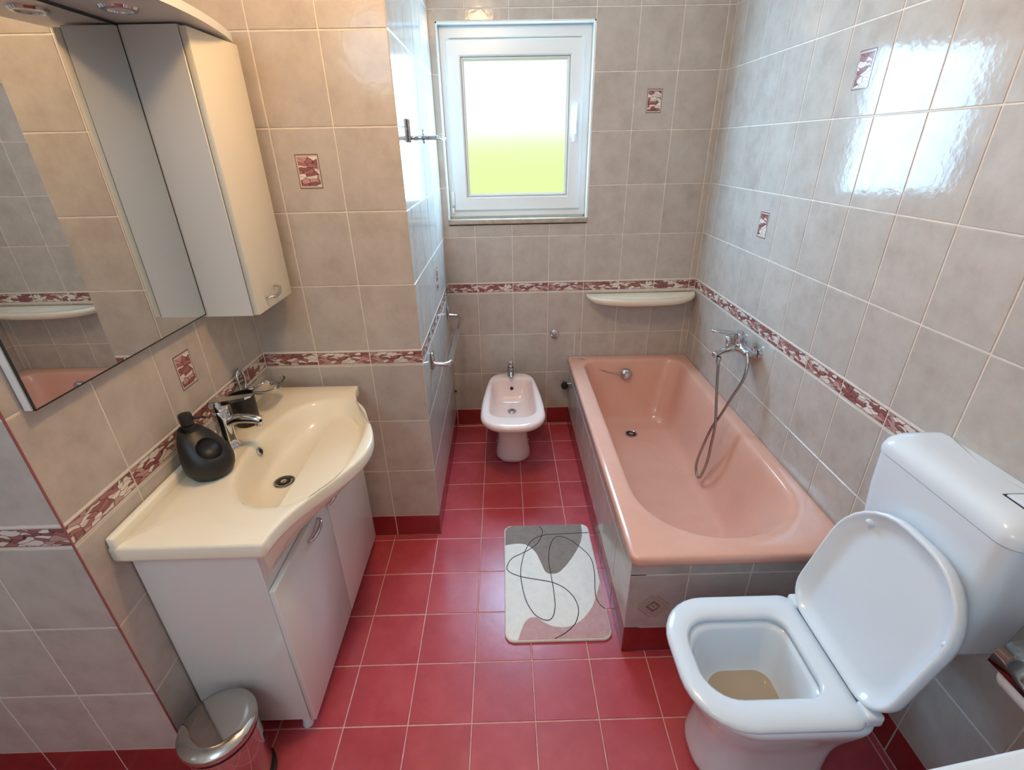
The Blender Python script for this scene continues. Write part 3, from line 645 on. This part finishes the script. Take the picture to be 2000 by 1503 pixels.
# basin tap
tp = empty('basin_tap', 'chrome single-lever tap on the washbasin', 'tap', (.072, .018, VZ))
tx, ty = .070, .018
obj('body', lathe(bmesh.new(), [(.029, 0), (.029, .004), (.026, .007), (.025, .03), (.0235, .10), (.024, .122), (.021, .126), (0, .126)], (tx, ty, VZ), (0, 0, 1), 28), 'chrome', tp, True, angle=50)
sp_ = spline([(tx, ty, VZ + .07), (tx + .02, ty, VZ + .085), (tx + .05, ty, VZ + .094), (tx + .095, ty, VZ + .092), (tx + .112, ty, VZ + .086)], 6)
obj('spout', tube(bmesh.new(), sp_, [.017 - .004 * k / (len(sp_) - 1) for k in range(len(sp_))], 14), 'chrome', tp, True, angle=60)
obj('aerator', lathe(bmesh.new(), [(0, 0), (.010, 0), (.011, .006), (.011, .014)], (tx + .105, ty, VZ + .07), (0, 0, 1), 16), 'chrome', tp, True, angle=50)
bm = bmesh.new(); lathe(bm, [(.024, 0), (.0245, .02), (.021, .03), (0, .033)], (tx, ty, VZ + .127), (0, 0, 1), 24)
hd = obj('lever_cap', bm, 'chrome', tp, True, angle=50)
bm = bmesh.new()
loft(bm, [[Vector((tx + x, ty + s * w, VZ + z + q * .5 * t)) for s, q in ((-1, -1), (1, -1), (1, 1), (-1, 1))] for x, w, z, t in ((-.018, .017, .150, .016), (.03, .0165, .154, .013), (.09, .013, .166, .007), (.108, .010, .171, .005))], True, True)
obj('lever', bm, 'chrome', tp)

# soap dispenser with sponge hollow
sdp = empty('soap_dispenser', 'matte black soap dispenser with sponge hollow beside the basin tap', 'dispenser', (.082, -.118, VZ))
cx, cy = .089, -.118; th0 = R(160)
dir0 = Vector((math.cos(th0), math.sin(th0), 0))
def dring(rad, z, off=0.0, slope=0.0, n=40):
    out = []
    for k in range(n):
        a = 2 * math.pi * k / n; p = Vector((rad * math.cos(a), rad * math.sin(a), 0)) + dir0 * off
        out.append(Vector((cx + p.x, cy + p.y, VZ + z + slope * p.dot(dir0))))
    return out
rg = [dring(.040, 0), dring(.050, .003), dring(.060, .020), dring(.0635, .042), dring(.0615, .066, .003, .10), dring(.054, .087, .010, .28), dring(.044, .104, .018, .42), dring(.032, .117, .027, .42), dring(.021, .127, .033, .2), dring(.017, .133, .034)]
bo = obj('bottle', loft(bmesh.new(), rg, True, True), 'black', sdp, True)
cutb = bmesh.new(); bmesh.ops.create_uvsphere(cutb, u_segments=32, v_segments=16, radius=.036)
cut = obj('cutter', cutb, 'black'); cut.location = Vector((cx, cy, VZ + .098)) - dir0 * .030 + Vector((.004, -.010, 0)); cut.scale = (1, 1, .95)
bl_ = bo.modifiers.new('hollow', 'BOOLEAN'); bl_.operation = 'DIFFERENCE'; bl_.object = cut
bpy.context.view_layer.update(); dg = bpy.context.evaluated_depsgraph_get()
nm_ = bpy.data.meshes.new_from_object(bo.evaluated_get(dg)); bo.modifiers.clear(); bo.data = nm_; nm_.set_sharp_from_angle(angle=R(45))
bpy.data.objects.remove(cut)
nx, ny = cx + math.cos(th0) * .034, cy + math.sin(th0) * .034
obj('neck', lathe(bmesh.new(), [(.0175, .124), (.0175, .130), (.0155, .138), (.0165, .14), (.0165, .146), (.012, .148)], (nx, ny, VZ), (0, 0, 1), 24), 'black', sdp, True, angle=60)
obj('pump_head', lathe(bmesh.new(), [(.012, .146), (.0155, .15), (.0165, .156), (.0165, .176), (.015, .181), (0, .182)], (nx, ny, VZ), (0, 0, 1), 24), 'black', sdp, True, angle=50)
obj('nozzle', tube(bmesh.new(), [(nx, ny, VZ + .165), (nx + .028, ny + .018, VZ + .163), (nx + .038, ny + .024, VZ + .156)], [.005, .004, .003], 8), 'black', sdp, True)
cu = obj('tumbler', lathe(bmesh.new(), [(0, 0), (.033, 0), (.0355, .003), (.0375, .104), (.0365, .106), (.034, .104), (.032, .008), (0, .006)], (.062, .155, VZ), (0, 0, 1), 32), 'black', None, True, angle=50); tag(cu, 'matte black tumbler standing behind the basin tap', 'cup')
# glass soap dish on a chrome wall ring
dh = empty('soap_dish_holder', 'chrome wall ring holding a clear glass soap dish by the basin corner', 'holder', (0, .265, .88))
obj('wall_ring', tube(bmesh.new(), [(.012, .262 + .022 * math.sin(2 * math.pi * k / 28), .905 + .04 * math.cos(2 * math.pi * k / 28)) for k in range(29)], .005, 8), 'chrome', dh, True)
obj('clamp', tube(bmesh.new(), [(.004, .262, .868), (.03, .262, .868), (.045, .262, .87)], .008, 10), 'chrome', dh, True)
obj('carrier', tube(bmesh.new(), [(.085 - .045 * math.cos(2 * math.pi * k / 28), .275 + .045 * math.sin(2 * math.pi * k / 28), .870) for k in range(29)], .003, 8), 'chrome', dh, True)
gd = obj('glass_dish', loft(bmesh.new(), [rrect(.055, .115, .235, .315, .02, .863), rrect(.047, .125, .222, .328, .03, .868), rrect(.036, .137, .208, .342, .035, .886), rrect(.040, .133, .212, .338, .033, .887), rrect(.05, .122, .225, .325, .028, .871), rrect(.058, .112, .238, .312, .02, .867)], True, True), 'clear', None, True, angle=50); tag(gd, 'clear glass soap dish above the corner of the washbasin', 'dish')

# ------------------------------------------------------------------ mirror unit with side cabinet and lit canopy
mu = empty('mirror_cabinet', 'mirror with white side cabinet and spotlight canopy above the washbasin', 'mirror cabinet', (0, 0, 1.17))
mz0, mz1, my0, my1 = 1.170, 1.882, -.425, .172
box('backing_panel', .001, .016, my0, my1, mz0, mz1, 'lacquer', mu, .001, 1)
bm = bmesh.new(); bx(bm, .016, .0205, my0 + .004, my1 - .001, mz0 + .002, mz1 - .002); mo = obj('mirror', bm, 'mirror', mu)
bm = bmesh.new()
for a in ((my0 + .003, my0 + .0045, mz0, mz1), (my1 - .003, my1 - .0005, mz0, mz1), (my0 + .003, my1, mz0 - .001, mz0 + .0015), (my0 + .003, my1, mz1 - .004, mz1)):
    bx(bm, .014, .0212, *a)
obj('mirror_rim', bm, 'mirror_edge', mu)
ub0, ub1, uz0 = .174, .424, 1.160
box('side_cabinet', .001, .158, ub0, ub1, uz0, mz1, 'lacquer', mu, .0015, 1)
dr = box('door', .160, .178, ub0 + .001, ub1 + .001, uz0 + .002, mz1 - .003, 'cream', mu, .0025)
hp = spline([(.178, .235, 1.198), (.196, .240, 1.200), (.202, .262, 1.200), (.202, .285, 1.206), (.195, .304, 1.216), (.178, .308, 1.218)], 5)
hd = obj('handle', tube(bmesh.new(), hp, [.003 + .003 * math.sin(math.pi * k / (len(hp) - 1)) for k in range(len(hp))], 10), 'chrome', dr, True)
bm = bmesh.new(); n = 40; ca, cb_ = -.43, .428
cpts = [(.001, cb_), (.001, ca)] + [(.166 + .066 * math.sin(math.pi * k / n) ** .9, ca + (cb_ - ca) * k / n) for k in range(n + 1)]
poly(bm, cpts, 1.886, 1.906)
cn = obj('canopy', bm, 'lacquer', mu)
for yy in (.045, -.26):
    rgm = obj('spotlight', lathe(bmesh.new(), [(.024, -.001), (.026, -.006), (.034, -.005), (.037, 0)], (.115, yy, 1.886), (0, 0, 1), 28), 'chrome', mu, True, angle=50)
    obj('lens', lathe(bmesh.new(), [(0, -.0035), (.025, -.0025)], (.115, yy, 1.886), (0, 0, 1), 28), 'lamp_glass', rgm)

# ------------------------------------------------------------------ towel bar and glass shelf on the pier side
tb = empty('towel_bar', 'bent chrome towel bar on the pier side beside the bidet', 'towel bar', (XC, 1.0, .79))
for yy in (.66, 1.33):
    box('wall_mount', XC, XC + .012, yy - .016, yy + .016, .755, .832, 'chrome', tb, .005, 3)
obj('bar', tube(bmesh.new(), spline([(XC + .005, .66, .78), (XC + .045, .66, .775), (XC + .064, .665, .773), (XC + .076, .69, .772), (XC + .078, .74, .772), (XC + .078, 1.25, .772), (XC + .076, 1.30, .772), (XC + .064, 1.325, .773), (XC + .045, 1.33, .775), (XC + .005, 1.33, .78)], 6), .0105, 12), 'chrome', tb, True)
gs = empty('tumbler_holder', 'chrome ring holder on the pier side by the window', 'holder', (XC, .64, 1.65))
box('wall_mount', XC, XC + .012, .625, .657, 1.625, 1.70, 'chrome', gs, .005, 3)
obj('arm', tube(bmesh.new(), [(XC + .005, .641, 1.64), (XC + .03, .641, 1.64)], .007, 10), 'chrome', gs, True)
obj('ring', tube(bmesh.new(), [(XC + .063 - .036 * math.cos(2 * math.pi * k / 32), .641 + .036 * math.sin(2 * math.pi * k / 32), 1.64) for k in range(33)], .006, 10), 'chrome', gs, True)
obj('stud', tube(bmesh.new(), [(XC + .058, .60, 1.622), (XC + .058, .60, 1.665)], .004, 8), 'chrome', gs, True)
gp = obj('glass_tray', loft(bmesh.new(), [rrect(XC + .02, XC + .118, .59, .75, .03, 1.632), rrect(XC + .018, XC + .122, .588, .754, .03, 1.640), rrect(XC + .022, XC + .118, .592, .75, .028, 1.643)], True, True), 'clear', None, True, angle=50); tag(gp, 'small clear glass tray resting on the chrome ring by the window', 'tray')

# ------------------------------------------------------------------ pedal bin
pb = empty('pedal_bin', 'small round steel pedal bin in front of the vanity side', 'bin', (.142, -.487, 0))
pc = (.142, -.487, 0)
obj('body', lathe(bmesh.new(), [(0, .012), (.083, .012), (.085, .016), (.086, .235), (.084, .238)], pc, (0, 0, 1), 48), 'steel', pb, True, angle=50)
obj('base_ring', lathe(bmesh.new(), [(0, 0), (.086, 0), (.089, .004), (.089, .014), (.085, .017), (0, .017)], pc, (0, 0, 1), 48), 'black', pb, True, angle=50)
obj('collar', lathe(bmesh.new(), [(.084, .234), (.090, .236), (.091, .241), (.091, .249), (.084, .25)], pc, (0, 0, 1), 48), 'black', pb, True, angle=50)
obj('lid', lathe(bmesh.new(), [(.088, .249), (.0935, .250), (.0945, .254), (.0945, .264), (.092, .269), (.06, .2725), (0, .274)], pc, (0, 0, 1), 64), 'steel', pb, True, angle=60)
obj('pedal', tube(bmesh.new(), [(.19, -.535, .012), (.215, -.575, .016), (.205, -.60, .016), (.185, -.60, .016), (.165, -.565, .012)], .006, 8), 'black', pb, True)

# ------------------------------------------------------------------ bath mat
bmz = .013
bmt = empty('bath_mat', 'soft white bath mat with grey and pink patches and looping dark lines', 'mat', (1.088, .2, 0))
mx0, mx1, my0_, my1_ = .893, 1.283, -.094, .497
base = obj('pile', loft(bmesh.new(), [rrect(mx0, mx1, my0_, my1_, .035, .001), rrect(mx0 - .001, mx1 + .001, my0_ - .001, my1_ + .001, .035, .006), rrect(mx0 + .001, mx1 - .001, my0_ + .001, my1_ - .001, .035, .011), rrect(mx0 + .006, mx1 - .006, my0_ + .006, my1_ - .006, .032, bmz)], True, True), 'matw', bmt, True, angle=60)
def smooth2(pts, n=6): return [(p.x, p.y) for p in spline([(a, b, 0) for a, b in pts], n)]
e = .004
G_ = smooth2([(mx0 + e, .372), (0.927, 0.379), (0.967, 0.38), (0.998, 0.366), (1.028, 0.328), (1.047, 0.271), (1.062, 0.221), (1.083, 0.206), (1.117, 0.212), (1.152, 0.247), (1.194, 0.306), (1.231, 0.373), (1.248, 0.434), (1.252, my1_ - e)])
G_ += [(mx0 + .035, my1_ - e), (mx0 + .014, my1_ - .014), (mx0 + e, my1_ - .035)]
obj('grey_patch', poly(bmesh.new(), G_, bmz - .002, bmz + .0006), 'matg', bmt)
P_ = smooth2([(0.94, my0_ + e), (0.951, -0.056), (0.969, -0.016), (0.99, 0.0), (1.014, -0.002), (1.039, -0.022), (1.071, -0.039), (1.11, -0.044), (1.144, -0.037), (1.189, -0.008), (1.232, 0.046), (1.262, 0.112), (mx1 - e, 0.156)])
P_ += [(mx1 - e, my0_ + .035), (mx1 - .014, my0_ + .014), (mx1 - .035, my0_ + e)]
obj('pink_patch', poly(bmesh.new(), P_, bmz - .002, bmz + .0006), 'matp', bmt)
L1 = [(1.055, 0.489), (1.069, 0.453), (1.048, 0.391), (1.013, 0.352), (0.972, 0.324), (0.925, 0.295), (0.903, 0.251), (0.912, 0.222), (0.96, 0.195), (1.033, 0.176), (1.09, 0.16), (1.137, 0.127), (1.167, 0.079), (1.174, 0.026), (1.155, -0.028), (1.114, -0.067), (1.072, -0.089)]
L2 = [(1.277, 0.437), (1.257, 0.437), (1.133, 0.433), (1.075, 0.429), (1.016, 0.398), (0.98, 0.324), (0.961, 0.235), (0.962, 0.16), (0.977, 0.073), (1.008, 0.011), (1.046, -0.013), (1.071, -0.002), (1.086, 0.045), (1.088, 0.12), (1.084, 0.211), (1.082, 0.279), (1.093, 0.352), (1.113, 0.4), (1.139, 0.419), (1.186, 0.397), (1.234, 0.341), (1.264, 0.283), (1.266, 0.205), (1.251, 0.097), (1.26, 0.051), (1.277, 0.029)]
for L in (L1, L2):
    obj('drawn_line', tube(bmesh.new(), spline([(a, b, bmz + .0006) for a, b in L], 8), .0016, 6), 'line', bmt, True)
